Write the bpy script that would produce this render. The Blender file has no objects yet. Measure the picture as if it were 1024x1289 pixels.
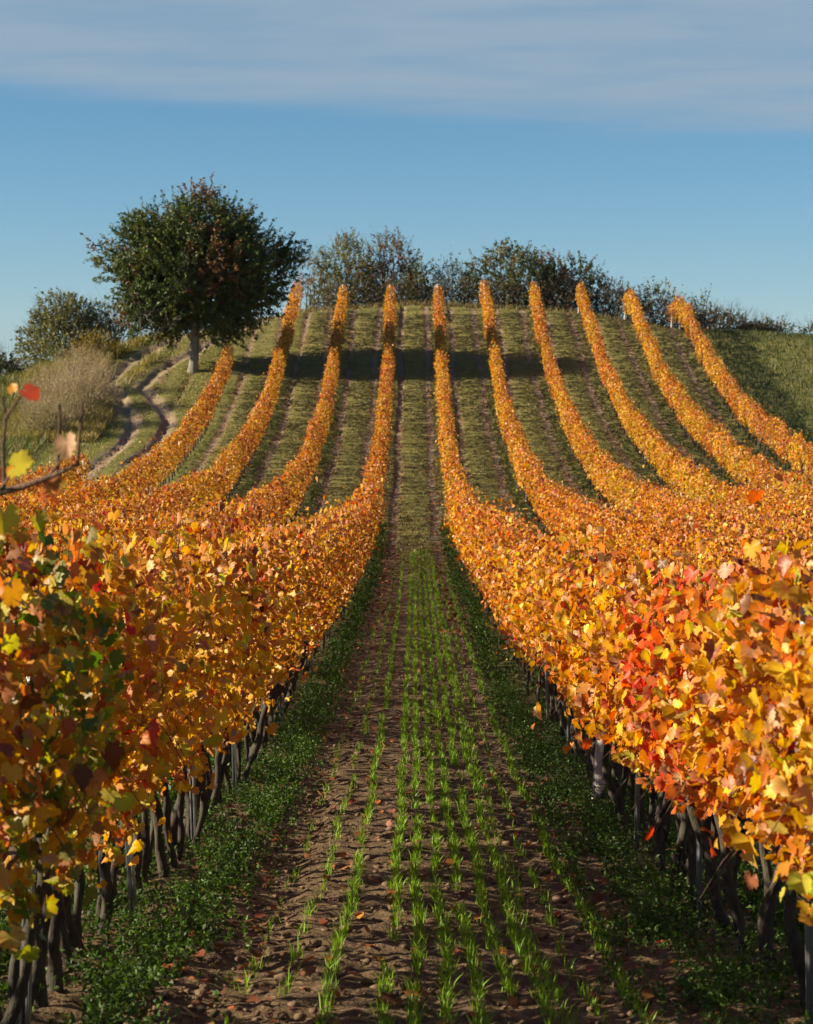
import bpy, math, random
import numpy as np
from mathutils import Vector

R = math.radians
SC = bpy.context.scene
COL = SC.collection
rng = np.random.default_rng(11)
random.seed(5)

# ------------------------------------------------------------------ camera, light, exposure
CAM_Z = 5.0
cam_d = bpy.data.cameras.new('camera')
cam = bpy.data.objects.new('camera', cam_d)
COL.objects.link(cam)
cam_d.sensor_fit = 'VERTICAL'
cam_d.sensor_height = 36.0
cam_d.lens = 2500.0 / 1289.0 * 36.0
cam.location = (0, 0, CAM_Z)
cam.rotation_euler = (R(90 - 3.76), 0, R(0.23))
cam_d.clip_start = 0.05
cam_d.clip_end = 30000
cam_d.dof.use_dof = True
cam_d.dof.focus_distance = 13.0
cam_d.dof.aperture_fstop = 8.0
SC.camera = cam

SUN_EL, SUN_AZ = 24.5, 265.0          # azimuth clockwise from +Y (the view direction)
sd = bpy.data.lights.new('sun', 'SUN')
sd.energy = 5.0
sd.angle = R(0.5)
sd.color = (1.0, 0.85, 0.64)
sun = bpy.data.objects.new('sun', sd)
COL.objects.link(sun)
sun.location = (-40, 0, 40)
sv = Vector((math.sin(R(SUN_AZ)) * math.cos(R(SUN_EL)), math.cos(R(SUN_AZ)) * math.cos(R(SUN_EL)), math.sin(R(SUN_EL))))
sun.rotation_euler = sv.to_track_quat('Z', 'Y').to_euler()

SC.view_settings.view_transform = 'Standard'
SC.view_settings.look = 'None'
SC.view_settings.exposure = 1.22
SC.view_settings.gamma = 1.0
SC.cycles.max_bounces = 6
SC.cycles.diffuse_bounces = 3
SC.cycles.transmission_bounces = 3


class NT:
    """small node-tree helper"""
    def __init__(self, tree):
        self.t = tree
        tree.nodes.clear()
    def n(self, typ, **kw):
        nd = self.t.nodes.new(typ)
        for k, v in kw.items():
            if k.startswith('i_'):
                nd.inputs[k[2:].replace('_', ' ')].default_value = v
            else:
                setattr(nd, k, v)
        return nd
    def l(self, a, b):
        self.t.links.new(a, b)
    def math(self, op, a, b=None, c=None, clamp=False):
        nd = self.t.nodes.new('ShaderNodeMath'); nd.operation = op; nd.use_clamp = clamp
        for i, v in enumerate((a, b, c)):
            if v is None: continue
            if isinstance(v, (int, float)): nd.inputs[i].default_value = v
            else: self.l(v, nd.inputs[i])
        return nd.outputs[0]
    def mix(self, f, a, b, blend='MIX'):
        nd = self.t.nodes.new('ShaderNodeMix'); nd.data_type = 'RGBA'; nd.blend_type = blend
        for s, v in ((nd.inputs[0], f), (nd.inputs[6], a), (nd.inputs[7], b)):
            if isinstance(v, (int, float)): s.default_value = v
            elif isinstance(v, tuple): s.default_value = v if len(v) == 4 else (*v, 1)
            else: self.l(v, s)
        return nd.outputs[2]
    def ramp(self, f, stops):
        nd = self.t.nodes.new('ShaderNodeValToRGB')
        cr = nd.color_ramp
        while len(cr.elements) < len(stops): cr.elements.new(0.5)
        for e, (p, c) in zip(cr.elements, stops):
            e.position = p; e.color = (*c, 1) if len(c) == 3 else c
        self.l(f, nd.inputs[0])
        return nd.outputs[0]
    def noise(self, vec, scale, detail=4, rough=0.55):
        nd = self.n('ShaderNodeTexNoise'); nd.inputs['Scale'].default_value = scale
        nd.inputs['Detail'].default_value = detail; nd.inputs['Roughness'].default_value = rough
        if vec is not None: self.l(vec, nd.inputs['Vector'])
        return nd.outputs['Fac']


w = bpy.data.worlds.new('World'); SC.world = w; w.use_nodes = True
N = NT(w.node_tree)
sky = N.n('ShaderNodeTexSky', sky_type='NISHITA')
sky.sun_disc = False
sky.sun_elevation = R(SUN_EL); sky.sun_rotation = R(SUN_AZ)
sky.altitude = 200; sky.air_density = 1.0; sky.dust_density = 0.1; sky.ozone_density = 2.5
geo = N.n('ShaderNodeTexCoord')
sep = N.n('ShaderNodeSeparateXYZ'); N.l(geo.outputs['Generated'], sep.inputs[0])
hs = N.n('ShaderNodeHueSaturation'); hs.inputs['Saturation'].default_value = 1.0; hs.inputs['Value'].default_value = 1.0
N.l(sky.outputs[0], hs.inputs['Color'])
# a sheet of high cloud: projected on a plane above, its lower edge a ragged tilted line
zc = N.math('MAXIMUM', sep.outputs[2], 0.02)
px = N.math('DIVIDE', sep.outputs[0], zc); py = N.math('DIVIDE', sep.outputs[1], zc)
cmb = N.n('ShaderNodeCombineXYZ'); N.l(px, cmb.inputs[0]); N.l(py, cmb.inputs[1])
mp = N.n('ShaderNodeMapping'); mp.inputs['Scale'].default_value = (0.55, 0.9, 1.0); mp.inputs['Rotation'].default_value = (0, 0, 0.12)
N.l(cmb.outputs[0], mp.inputs[0])
cn = N.noise(mp.outputs[0], 0.9, 6, 0.5)
cn2 = N.noise(mp.outputs[0], 2.6, 6, 0.55)
edge = N.math('SUBTRACT', sep.outputs[2], N.math('MULTIPLY_ADD', sep.outputs[0], -0.055, 0.128))
edge = N.math('ADD', edge, N.math('MULTIPLY', N.math('SUBTRACT', cn, 0.5), 0.026))
cover = N.math('SMOOTHSTEP', -0.012, 0.022, edge) if False else None
mr = N.n('ShaderNodeMapRange', interpolation_type='SMOOTHSTEP')
mr.inputs['From Min'].default_value = -0.002; mr.inputs['From Max'].default_value = 0.014
N.l(edge, mr.inputs['Value'])
thick = N.math('MULTIPLY_ADD', cn2, 1.3, 0.18, clamp=True)
cover = N.math('MULTIPLY', mr.outputs[0], thick)
lo = N.n('ShaderNodeMapRange', interpolation_type='SMOOTHSTEP')   # the sheet thins out overhead
lo.inputs['From Min'].default_value = 0.30; lo.inputs['From Max'].default_value = 0.60
lo.inputs['To Min'].default_value = 1.0; lo.inputs['To Max'].default_value = 0.0
N.l(sep.outputs[2], lo.inputs['Value'])
cover = N.math('MULTIPLY', cover, lo.outputs[0])
CLOUD = (2.4, 3.4, 4.4, 1)
skymix = N.mix(cover, N.mix(1.0, hs.outputs[0], N.ramp(sep.outputs[2], [(0.0, (0.49, 0.74, 1.04)), (0.13, (0.37, 0.68, 0.87))]), 'MULTIPLY'), CLOUD)
bg = N.n('ShaderNodeBackground'); bg.inputs['Strength'].default_value = 0.05
N.l(skymix, bg.inputs['Color'])
wo = N.n('ShaderNodeOutputWorld'); N.l(bg.outputs[0], wo.inputs['Surface'])

# ------------------------------------------------------------------ mesh helpers
class MB:
    """collects vertices, faces and per-vertex colours, then links ONE mesh object"""
    def __init__(s):
        s.v = []; s.f = []; s.c = []; s.nv = 0
    def add(s, v, f, c=None):
        v = np.asarray(v, float).reshape(-1, 3); f = np.asarray(f, int)
        s.v.append(v); s.f.append(f + s.nv); s.nv += len(v)
        if c is None: c = (1, 1, 1, 1)
        c = np.asarray(c, float)
        if c.ndim == 1: c = np.tile(c, (len(v), 1))
        s.c.append(c)
    def mesh(s, name, mat, smooth=False):
        me = bpy.data.meshes.new(name)
        V = np.concatenate(s.v); C = np.concatenate(s.c)
        me.vertices.add(len(V)); me.vertices.foreach_set('co', V.astype(np.float32).ravel())
        tot = [np.full(len(f), f.shape[1], int) for f in s.f]
        tot = np.concatenate(tot); loops = np.concatenate([f.ravel() for f in s.f])
        me.loops.add(len(loops)); me.loops.foreach_set('vertex_index', loops.astype(np.int32))
        me.polygons.add(len(tot))
        st = np.concatenate([[0], np.cumsum(tot)[:-1]])
        me.polygons.foreach_set('loop_start', st.astype(np.int32))
        me.polygons.foreach_set('loop_total', tot.astype(np.int32))
        if smooth: me.polygons.foreach_set('use_smooth', np.ones(len(tot), bool))
        at = me.color_attributes.new('tone', 'FLOAT_COLOR', 'POINT')
        at.data.foreach_set('color', C.astype(np.float32).ravel())
        me.update(calc_edges=True); me.validate()
        if mat is not None: me.materials.append(mat)
        return me
    def build(s, name, mat, parent=None, smooth=False):
        return link(name, s.mesh(name, mat, smooth), parent)

def link(name, me, parent=None):
    o = bpy.data.objects.new(name, me); COL.objects.link(o)
    if parent is not None: o.parent = parent
    return o
def tag(o, label, cat, group=None):
    o['label'] = label; o['category'] = cat
    if group: o['group'] = group
    return o
def kind(o, k):
    o['kind'] = k; return o
def empty(name, loc, rz=0.0):
    o = bpy.data.objects.new(name, None); COL.objects.link(o)
    o.empty_display_size = 0.2
    o.location = loc; o.rotation_euler = (0, 0, rz); return o
def copy_tree(o):
    c = o.copy(); COL.objects.link(c)
    for ch in list(o.children):
        d = ch.copy(); COL.objects.link(d); d.parent = c
    return c
def unit(a):
    return a / np.maximum(np.linalg.norm(a, axis=-1, keepdims=True), 1e-9)

def tube(mb, pts, rad, sides=6, col=None, jag=0.0, cap=True):
    pts = np.asarray(pts, float); rad = np.broadcast_to(np.asarray(rad, float), (len(pts),))
    t = unit(np.gradient(pts, axis=0))
    ref = np.array([1.0, 0.13, 0.07]) if abs(t[0, 0]) < 0.8 else np.array([0.1, 1.0, 0.1])
    a = unit(np.cross(t, ref)); b = np.cross(t, a)
    th = np.linspace(0, 2 * np.pi, sides, endpoint=False)
    rr = rad[:, None] * (1 + jag * rng.standard_normal((len(pts), sides)))
    v = pts[:, None] + rr[..., None] * (np.cos(th)[None, :, None] * a[:, None] + np.sin(th)[None, :, None] * b[:, None])
    n = len(pts)
    i = np.arange(n - 1)[:, None] * sides; j = np.arange(sides)[None]; j2 = (j + 1) % sides
    f = np.stack([i + j, i + j2, i + sides + j2, i + sides + j], -1).reshape(-1, 4)
    mb.add(v.reshape(-1, 3), f, col)
    if cap and sides >= 3:
        mb.add(v[-1], np.arange(sides)[None], col)

def box(mb, lo, hi, col=None):
    x0, y0, z0 = lo; x1, y1, z1 = hi
    v = [(x0, y0, z0), (x1, y0, z0), (x1, y1, z0), (x0, y1, z0), (x0, y0, z1), (x1, y0, z1), (x1, y1, z1), (x0, y1, z1)]
    mb.add(v, [(0, 3, 2, 1), (4, 5, 6, 7), (0, 1, 5, 4), (1, 2, 6, 5), (2, 3, 7, 6), (3, 0, 4, 7)], col)

# leaf templates: x = towards the tip, y = across, z = off the blade, and a 0..1 distance from the centre
def _lobed():
    half = [(0, 1.0), (12, .82), (24, .88), (37, .68), (50, .96), (61, .80), (75, .86), (91, .68), (108, .82), (128, .70), (148, .72), (166, .46)]
    pts = [(a, r) for a, r in half] + [(180, .10)] + [(360 - a, r) for a, r in half[:0:-1]]
    v = [(0, 0, 0, 0)]
    for a, r in pts:
        v.append((r * math.cos(R(a)), r * math.sin(R(a)), 0, 1))
    v = np.array(v); n = len(pts)
    v[:, 2] = 0.42 * np.abs(v[:, 1]) - 0.30 * v[:, 0] * np.abs(v[:, 0]) + 0.03 * np.sin(np.arange(len(v)) * 2.4) * v[:, 3]
    f = np.array([(0, 1 + i, 1 + (i + 1) % n) for i in range(n)])
    return v, f
def _mid():
    pts = [(0, 1.0), (30, .66), (55, .85), (105, .72), (160, .5), (200, .5), (255, .72), (305, .85), (330, .66)]
    v = np.array([(0, 0, 0, 0)] + [(r * math.cos(R(a)), r * math.sin(R(a)), 0, 1) for a, r in pts]); n = len(pts)
    v[:, 2] = 0.40 * np.abs(v[:, 1]) - 0.3 * v[:, 0] * np.abs(v[:, 0])
    return v, np.array([(0, 1 + i, 1 + (i + 1) % n) for i in range(n)])
def _kite():
    v = np.array([(0, 0, 0, 0), (1, 0, -.3, 1), (.2, .75, .28, 1), (-.6, .3, -.05, 1), (-.6, -.3, -.05, 1), (.2, -.75, .28, 1)])
    return v, np.array([(0, 1, 2), (0, 2, 3), (0, 3, 4), (0, 4, 5), (0, 5, 1)])
def _oval():
    v = np.array([(-.9, 0, 0, .5), (.05, .42, .16, 1), (1, 0, -.25, 1), (.05, -.42, .16, 1)])
    return v, np.array([(0, 2, 1), (0, 3, 2)])
LOBED, MIDLEAF, KITE, OVAL = _lobed(), _mid(), _kite(), _oval()

def leaves(mb, tmpl, c, n, t, size, rgb, curl=(-0.3, 1.3), rim=None, crumple=0.0):
    """one leaf per row of c: centre, facing n, tip direction t"""
    tv, tf = tmpl
    n = unit(n); t = unit(t - (t * n).sum(-1, keepdims=True) * n); b = np.cross(n, t)
    m = len(c); size = np.broadcast_to(np.asarray(size, float), (m,))
    cu = rng.uniform(curl[0], curl[1], m)
    asp = rng.uniform(0.82, 1.15, m)
    skew = rng.normal(0, 0.16, m)
    x = tv[None, :, 0] + skew[:, None] * tv[None, :, 1]
    y = tv[None, :, 1] * asp[:, None]; z = tv[None, :, 2] * cu[:, None]
    k = len(tv)
    if crumple: z = z + rng.normal(0, crumple, z.shape) * tv[None, :, 3]
    v = c[:, None] + size[:, None, None] * (x[..., None] * t[:, None] + y[..., None] * b[:, None] + z[..., None] * n[:, None])
    f = (tf[None] + (np.arange(m) * k)[:, None, None]).reshape(-1, tf.shape[1])
    body = np.repeat(rgb[:, None], k, 1)
    if rim is not None: body = body + (rim - rgb)[:, None] * tv[None, :, 3:4] * rng.uniform(0, 1, (m, k, 1)) ** .7
    col = np.concatenate([body, np.tile(tv[None, :, 3:4], (m, 1, 1))], -1)
    mb.add(v.reshape(-1, 3), f, col.reshape(-1, 4))

# ------------------------------------------------------------------ materials
def mat_new(name):
    m = bpy.data.materials.new(name); m.use_nodes = True
    return m, NT(m.node_tree)
def finish(N, shader, bump=None):
    o = N.n('ShaderNodeOutputMaterial'); N.l(shader, o.inputs['Surface'])

def leaf_material(name, trans=0.4, pale=0.45, rough=0.5, vary=0.12, edge=(0.25, 0.06, 0.02), edge_amt=0.5, under=(0.60, 0.31, 0.15), speck=0.55, spec=0.5):
    m, N = mat_new(name)
    at = N.n('ShaderNodeAttribute', attribute_name='tone')
    ob = N.n('ShaderNodeTexCoord')
    nz = N.noise(ob.outputs['Object'], 28, 3)
    nz2 = N.noise(ob.outputs['Object'], 140, 2)
    # veins of dry brown running in from the leaf's edge
    e = N.math('MULTIPLY', N.math('POWER', at.outputs['Alpha'], 2.5), N.math('MULTIPLY_ADD', nz, 3.0, -1.25, clamp=True), clamp=True)
    c = N.mix(N.math('MULTIPLY', e, edge_amt), at.outputs['Color'], edge)
    c = N.mix(N.math('MULTIPLY_ADD', nz2, 1.2, -0.45, clamp=True), c, N.mix(speck, c, (0.20, 0.10, 0.02)))
    oi = N.n('ShaderNodeObjectInfo')
    hsv = N.n('ShaderNodeHueSaturation')
    N.l(N.math('MULTIPLY_ADD', oi.outputs['Random'], 0.016, 0.492), hsv.inputs['Hue'])
    N.l(N.math('MULTIPLY_ADD', oi.outputs['Random'], 2 * vary, 1 - vary), hsv.inputs['Value'])
    N.l(c, hsv.inputs['Color']); c = hsv.outputs[0]
    g = N.n('ShaderNodeNewGeometry')
    cb = N.mix(N.math('MULTIPLY', g.outputs['Backfacing'], pale), c, under)
    p = N.n('ShaderNodeBsdfPrincipled'); N.l(cb, p.inputs['Base Color'])
    p.inputs['Roughness'].default_value = rough; p.inputs['Specular IOR Level'].default_value = spec
    tr = N.n('ShaderNodeBsdfTranslucent'); sat = N.n('ShaderNodeHueSaturation'); sat.inputs['Saturation'].default_value = 1.3; sat.inputs['Value'].default_value = 1.1; N.l(c, sat.inputs['Color']); N.l(sat.outputs[0], tr.inputs['Color'])
    mx = N.n('ShaderNodeMixShader'); mx.inputs[0].default_value = trans
    N.l(p.outputs[0], mx.inputs[1]); N.l(tr.outputs[0], mx.inputs[2])
    finish(N, mx.outputs[0]); return m

def bark_material(name, c1, c2, scale=30):
    m, N = mat_new(name)
    tc = N.n('ShaderNodeTexCoord'); mp = N.n('ShaderNodeMapping'); mp.inputs['Scale'].default_value = (1, 1, 0.22)
    N.l(tc.outputs['Object'], mp.inputs[0])
    nz = N.noise(mp.outputs[0], scale, 5, 0.65); nz2 = N.noise(tc.outputs['Object'], 6, 3)
    c = N.ramp(nz, [(0.3, c1), (0.7, c2)])
    c = N.mix(N.math('MULTIPLY_ADD', nz2, 1.6, -0.55, clamp=True), c, N.mix(0.6, c, (0.09, 0.10, 0.06)))
    p = N.n('ShaderNodeBsdfPrincipled'); N.l(c, p.inputs['Base Color']); p.inputs['Roughness'].default_value = 0.9
    b = N.n('ShaderNodeBump'); b.inputs['Strength'].default_value = 0.9; b.inputs['Distance'].default_value = 0.012
    N.l(nz, b.inputs['Height']); N.l(b.outputs[0], p.inputs['Normal'])
    finish(N, p.outputs[0]); return m

M_VINE = leaf_material('vine_leaf', trans=0.42, pale=0.30, rough=0.42, spec=.3, speck=.34, edge_amt=.4)
M_TREE = leaf_material('tree_leaf', trans=0.28, pale=0.12, rough=0.55, vary=0.05, edge=(0.10, 0.05, 0.01), edge_amt=0.2, under=(0.12, 0.12, 0.06), speck=.12, spec=.45)
M_GRASS = leaf_material('grass_blade', trans=0.35, pale=0.0, rough=0.5, vary=0.0, edge=(0.3, 0.3, 0.05), edge_amt=0.15, speck=0.0, spec=.3)
M_LITTER = leaf_material('fallen_leaf', trans=0.05, pale=0.3, rough=0.8, vary=0.0)
M_TRUNK = bark_material('vine_bark', (0.007, 0.005, 0.004), (0.062, 0.042, 0.028), 55)
M_CANE = bark_material('cane_bark', (0.06, 0.03, 0.016), (0.17, 0.09, 0.05), 60)
M_TWIG = bark_material('twig_bark', (0.020, 0.016, 0.012), (0.075, 0.06, 0.048), 20)
M_CHERRY = bark_material('cherry_bark', (0.10, 0.085, 0.07), (0.30, 0.26, 0.22), 8)
M_DRY = bark_material('dry_stalk', (0.30, 0.21, 0.10), (0.55, 0.43, 0.25), 12)

def metal_material():
    m, N = mat_new('galvanised_steel')
    tc = N.n('ShaderNodeTexCoord'); nz = N.noise(tc.outputs['Object'], 22, 4)
    c = N.ramp(nz, [(0.3, (0.30, 0.33, 0.36)), (0.6, (0.44, 0.47, 0.50)), (0.8, (0.30, 0.24, 0.19))])
    p = N.n('ShaderNodeBsdfPrincipled'); N.l(c, p.inputs['Base Color'])
    p.inputs['Metallic'].default_value = 0.75; p.inputs['Roughness'].default_value = 0.48
    finish(N, p.outputs[0]); return m
M_STEEL = metal_material()
def post_material():
    m, N = mat_new('weathered_post')
    tc = N.n('ShaderNodeTexCoord'); mp = N.n('ShaderNodeMapping'); mp.inputs['Scale'].default_value = (1, 1, 0.1)
    N.l(tc.outputs['Object'], mp.inputs[0]); nz = N.noise(mp.outputs[0], 40, 4); n2 = N.noise(tc.outputs['Object'], 9, 4)
    c = N.mix(N.math('MULTIPLY_ADD', n2, 1.8, -0.6, clamp=True), N.ramp(nz, [(0.3, (0.36, 0.33, 0.31)), (0.7, (0.58, 0.55, 0.53))]), (0.25, 0.22, 0.19))
    p = N.n('ShaderNodeBsdfPrincipled'); N.l(c, p.inputs['Base Color']); p.inputs['Roughness'].default_value = 0.85
    b = N.n('ShaderNodeBump'); b.inputs['Strength'].default_value = 0.4; b.inputs['Distance'].default_value = 0.004
    N.l(nz, b.inputs['Height']); N.l(b.outputs[0], p.inputs['Normal'])
    finish(N, p.outputs[0]); return m
M_POST = post_material()

def ground_material():
    m, N = mat_new('ground')
    at = N.n('ShaderNodeAttribute', attribute_name='tone')
    sp = N.n('ShaderNodeSeparateColor'); N.l(at.outputs['Color'], sp.inputs[0])
    tc = N.n('ShaderNodeTexCoord'); P = tc.outputs['Object']
    big = N.noise(P, 0.35, 4); med = N.noise(P, 2.2, 5, 0.6); fine = N.noise(P, 16, 5, 0.65); grit = N.noise(P, 70, 4, 0.7)
    soil = N.ramp(fine, [(0.25, (0.052, 0.035, 0.019)), (0.48, (0.115, 0.077, 0.042)), (0.75, (0.25, 0.172, 0.098))])
    soil = N.mix(N.math('MULTIPLY_ADD', grit, 1.6, -0.6, clamp=True), soil, N.mix(0.5, soil, (0.30, 0.21, 0.115)))
    track = N.ramp(fine, [(0.25, (0.19, 0.135, 0.085)), (0.75, (0.36, 0.28, 0.19))])
    grass = N.ramp(med, [(0.28, (0.10, 0.115, 0.026)), (0.55, (0.19, 0.18, 0.05)), (0.8, (0.29, 0.25, 0.09))])
    grass = N.mix(N.math('MULTIPLY_ADD', fine, 2.2, -0.85, clamp=True), grass, N.mix(0.5, grass, (0.15, 0.125, 0.055)))
    dry = N.ramp(fine, [(0.3, (0.14, 0.11, 0.055)), (0.75, (0.28, 0.23, 0.12))])
    gf = N.math('ADD', sp.outputs[1], N.math('MULTIPLY', N.math('SUBTRACT', med, 0.5), 1.1))
    gf = N.math('MULTIPLY_ADD', N.math('ADD', gf, N.math('MULTIPLY', N.math('SUBTRACT', fine, 0.5), 0.9)), 2.2, -0.6, clamp=True)
    c = N.mix(gf, soil, grass)
    c = N.mix(N.math('MULTIPLY', sp.outputs[2], N.math('MULTIPLY_ADD', big, 1.6, -0.3, clamp=True)), c, dry)
    tf = N.math('MULTIPLY_ADD', N.math('ADD', sp.outputs[0], N.math('MULTIPLY', N.math('SUBTRACT', fine, 0.5), 0.7)), 2.4, -0.75, clamp=True)
    c = N.mix(tf, c, track)
    p = N.n('ShaderNodeBsdfPrincipled'); N.l(c, p.inputs['Base Color'])
    p.inputs['Roughness'].default_value = 0.95; p.inputs['Specular IOR Level'].default_value = 0.15
    b = N.n('ShaderNodeBump'); b.inputs['Strength'].default_value = 0.9; b.inputs['Distance'].default_value = 0.05
    N.l(N.math('ADD', fine, N.math('MULTIPLY', grit, 0.35)), b.inputs['Height']); N.l(b.outputs[0], p.inputs['Normal'])
    finish(N, p.outputs[0]); return m
M_GROUND = ground_material()
def plain(name, c1, c2, scale, rough=0.95, bump=0.0):
    m, N = mat_new(name)
    tc = N.n('ShaderNodeTexCoord'); nz = N.noise(tc.outputs['Object'], scale, 5, 0.6)
    p = N.n('ShaderNodeBsdfPrincipled'); N.l(N.ramp(nz, [(0.3, c1), (0.7, c2)]), p.inputs['Base Color'])
    p.inputs['Roughness'].default_value = rough
    if bump:
        b = N.n('ShaderNodeBump'); b.inputs['Strength'].default_value = 0.8; b.inputs['Distance'].default_value = bump
        N.l(nz, b.inputs['Height']); N.l(b.outputs[0], p.inputs['Normal'])
    finish(N, p.outputs[0]); return m
M_CLOD = plain('soil_clod', (0.08, 0.048, 0.024), (0.19, 0.125, 0.07), 40, bump=0.01)
M_HILL = plain('far_hills', (0.035, 0.055, 0.025), (0.09, 0.10, 0.05), 0.004)

# ------------------------------------------------------------------ the lie of the land
S = 2.6                                   # row spacing
_pd = np.array([-60, -20, 0, 6.7, 8.4, 10.9, 13.3, 19.7, 22.8, 34, 45, 56.5, 65, 72, 86.7, 98.5, 110, 122, 160])
_pz = np.array([8.0, 1.2, -1.45, -2.13, -2.36, -2.63, -2.85, -3.31, -3.47, -4.05, -4.5, -4.62, -4.42, -4.0, -2.3, 0.40, 4.0, 8.5, 22])
_fd = np.arange(-60, 160.01, 0.25)
_fz = np.interp(_fd, _pd, _pz)
_k = np.hanning(33); _k /= _k.sum()
_fz = np.convolve(np.pad(_fz, 16, mode='edge'), _k, 'valid')
_near = np.clip((_fd - 5) / 10, 0, 1)
_fz = np.where(_fd < 15, np.interp(_fd, _pd, _pz) * (1 - _near) + _fz * _near, _fz)
_cx = np.array([-400, -60, -30, -22, -18, -14, -10, -6.5, 0, 6.5, 9.1, 11.7, 14.3, 22, 30, 60, 400])
_cz = np.array([-9, -4.5, -1.8, -0.45, 0.6, 2.0, 3.2, 3.8, 4.25, 3.95, 3.75, 3.3, 2.75, 2.3, 2.0, 0.5, -9])
def gz(x, y):
    x = np.asarray(x, float); y = np.asarray(y, float)
    p = np.interp(y, _fd, _fz); c = np.interp(x, _cx, _cz)
    c = c - np.clip(y - 114, 0, None) * 0.05 - np.clip(y - 160, 0, None) * 0.02
    c = np.maximum(c, -14 - 0.002 * np.abs(y))
    k = 0.45
    h = np.clip(0.5 + 0.5 * (c - p) / k, 0, 1)
    z = c * (1 - h) + p * h - k * h * (1 - h)
    z = z + CAM_Z
    z = np.where(y < -60, z, z)
    return z + 0.05 * np.sin(x * 0.7 + y * 0.31) * np.clip((np.abs(x) - 16) / 6, 0, 1)

def smooth_noise(x, y, s, seed):
    r = np.random.default_rng(seed); out = np.zeros_like(x)
    for _ in range(7):
        a = r.uniform(0, 2 * np.pi); k = r.uniform(0.6, 1.6) / s
        out += np.sin((x * np.cos(a) + y * np.sin(a)) * k * 2 * np.pi + r.uniform(0, 6.28))
    return out / 3.5

TRACK = [np.array([(-13.0, 74), (-12.6, 78), (-12.3, 84), (-12.6, 89), (-13.7, 93), (-14.9, 96.5), (-14.3, 100.5), (-12.6, 104.5), (-10, 109), (-7, 113.5)]),
         np.array([(-11.4, 78), (-10.8, 84), (-11.0, 89), (-12.0, 92.6), (-13.1, 95.5), (-12.7, 99), (-11.0, 102.8), (-8.8, 107), (-5.8, 112)])]
def track_dist(x, y):
    d = np.full(x.shape, 99.0)
    for tr in TRACK:
        q = np.linspace(0, len(tr) - 1, 80)
        tx = np.interp(q, np.arange(len(tr)), tr[:, 0]); ty = np.interp(q, np.arange(len(tr)), tr[:, 1])
        for a, b in zip(tx, ty):
            d = np.minimum(d, np.hypot(x - a, y - b))
    return d
ROW_END = {-5: 70.5, -4: 98.0, -3: 110, -2: 110, -1: 109.5, 1: 109.5, 2: 110, 3: 110, 4: 110.5, 5: 111, 6: 111}
def row_x(k): return (k - 0.5 if k > 0 else k + 0.5) * S
ROWS = {k: (row_x(k), 4.8, ROW_END[k]) for k in ROW_END}

def axis(spans):
    a = [spans[0][0]]
    for lo, hi, st in spans:
        n = max(1, int(round((hi - lo) / st))); a += list(np.linspace(lo, hi, n + 1)[1:])
    return np.array(a)
gx = axis([(-9000, -2000, 1400), (-2000, -300, 340), (-300, -60, 30), (-60, -20, 2), (-20, -2, 0.13), (-2, 2, 0.045), (2, 20, 0.13), (20, 60, 2), (60, 300, 30), (300, 2000, 340), (2000, 9000, 1400)])
gy = axis([(-60, -4, 4), (-4, 4, 0.5), (4, 15, 0.05), (15, 40, 0.16), (40, 118, 0.28), (118, 180, 2), (180, 600, 30), (600, 2500, 190), (2500, 12000, 950)])
X, Y = np.meshgrid(gx, gy)
Z = gz(X, Y)
inyard = (X > -14.5) & (X < 15.6) & (Y < 111.5)
u = np.mod(X, S); u = np.minimum(u, S - u)             # distance from a lane's centre: the rows stand at u = S/2
wob = 0.05 * np.sin(Y * 0.35 + np.floor(X / S + 0.5) * 2.1)
rut = np.exp(-((u + wob - 0.66) / 0.19) ** 2) * inyard * (.8 + .3 * smooth_noise(X, Y, 2.4, 71)).clip(.3, 1.1)
nearf = np.clip((60 - Y) / 22, 0, 1)
tex = smooth_noise(X, Y, 0.16, 1) * 0.011 + smooth_noise(X, Y, 0.37, 2) * 0.011
lump = np.clip((22 - Y) / 8, 0, 1) * (np.abs(X) < 2.4)
Z += tex * np.clip((40 - Y) / 20, 0, 1) * (np.abs(X) < 20) + lump * rng.normal(0, 0.005, X.shape)
Z -= (0.045 + 0.085 * np.clip((Y - 45) / 15, 0, 1)) * np.exp(-((u + wob - 0.66) / 0.13) ** 4) * inyard * (.55 + .45 * smooth_noise(X, Y, 1.6, 61)).clip(.08, 1.1) * np.where(np.mod(X, S) < S / 2, .45, 1.0)
Z += 0.03 * np.clip((u - 0.95) / 0.2, 0, 1) * inyard
td = np.full(X.shape, 99.0)
box_m = (X > -18) & (X < -3) & (Y > 70) & (Y < 116)
td[box_m] = track_dist(X[box_m], Y[box_m])
tr = np.exp(-(td / 0.48) ** 4) * (.72 + .28 * smooth_noise(X, Y, .8, 31)).clip(.2, 1)
Z -= 0.16 * np.exp(-(td / 0.25) ** 4)
r_ = np.clip(tr * 1.0 + rut * (0.85 - 0.65 * nearf), 0, 1)
g_ = np.where(inyard, 0.80 - 0.75 * nearf, 0.95)
g_ = np.where(inyard & (u > 0.9), np.maximum(g_, 0.62 - .5 * np.clip((26 - Y) / 12, 0, 1)), g_) - rut * 0.6
b_ = np.where(inyard, 0.25 * (1 - nearf), np.where(X > 0, 0.1, 0.55))
mbg = MB()
nx, ny = len(gx), len(gy)
ii = (np.arange(ny - 1)[:, None] * nx + np.arange(nx - 1)[None]).ravel()
mbg.add(np.stack([X, Y, Z], -1).reshape(-1, 3), np.stack([ii, ii + 1, ii + nx + 1, ii + nx], -1),
        np.stack([r_, np.clip(g_, 0, 1), b_, np.ones_like(r_)], -1).reshape(-1, 4))
kind(mbg.build('ground', M_GROUND, smooth=True), 'structure')

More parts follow.
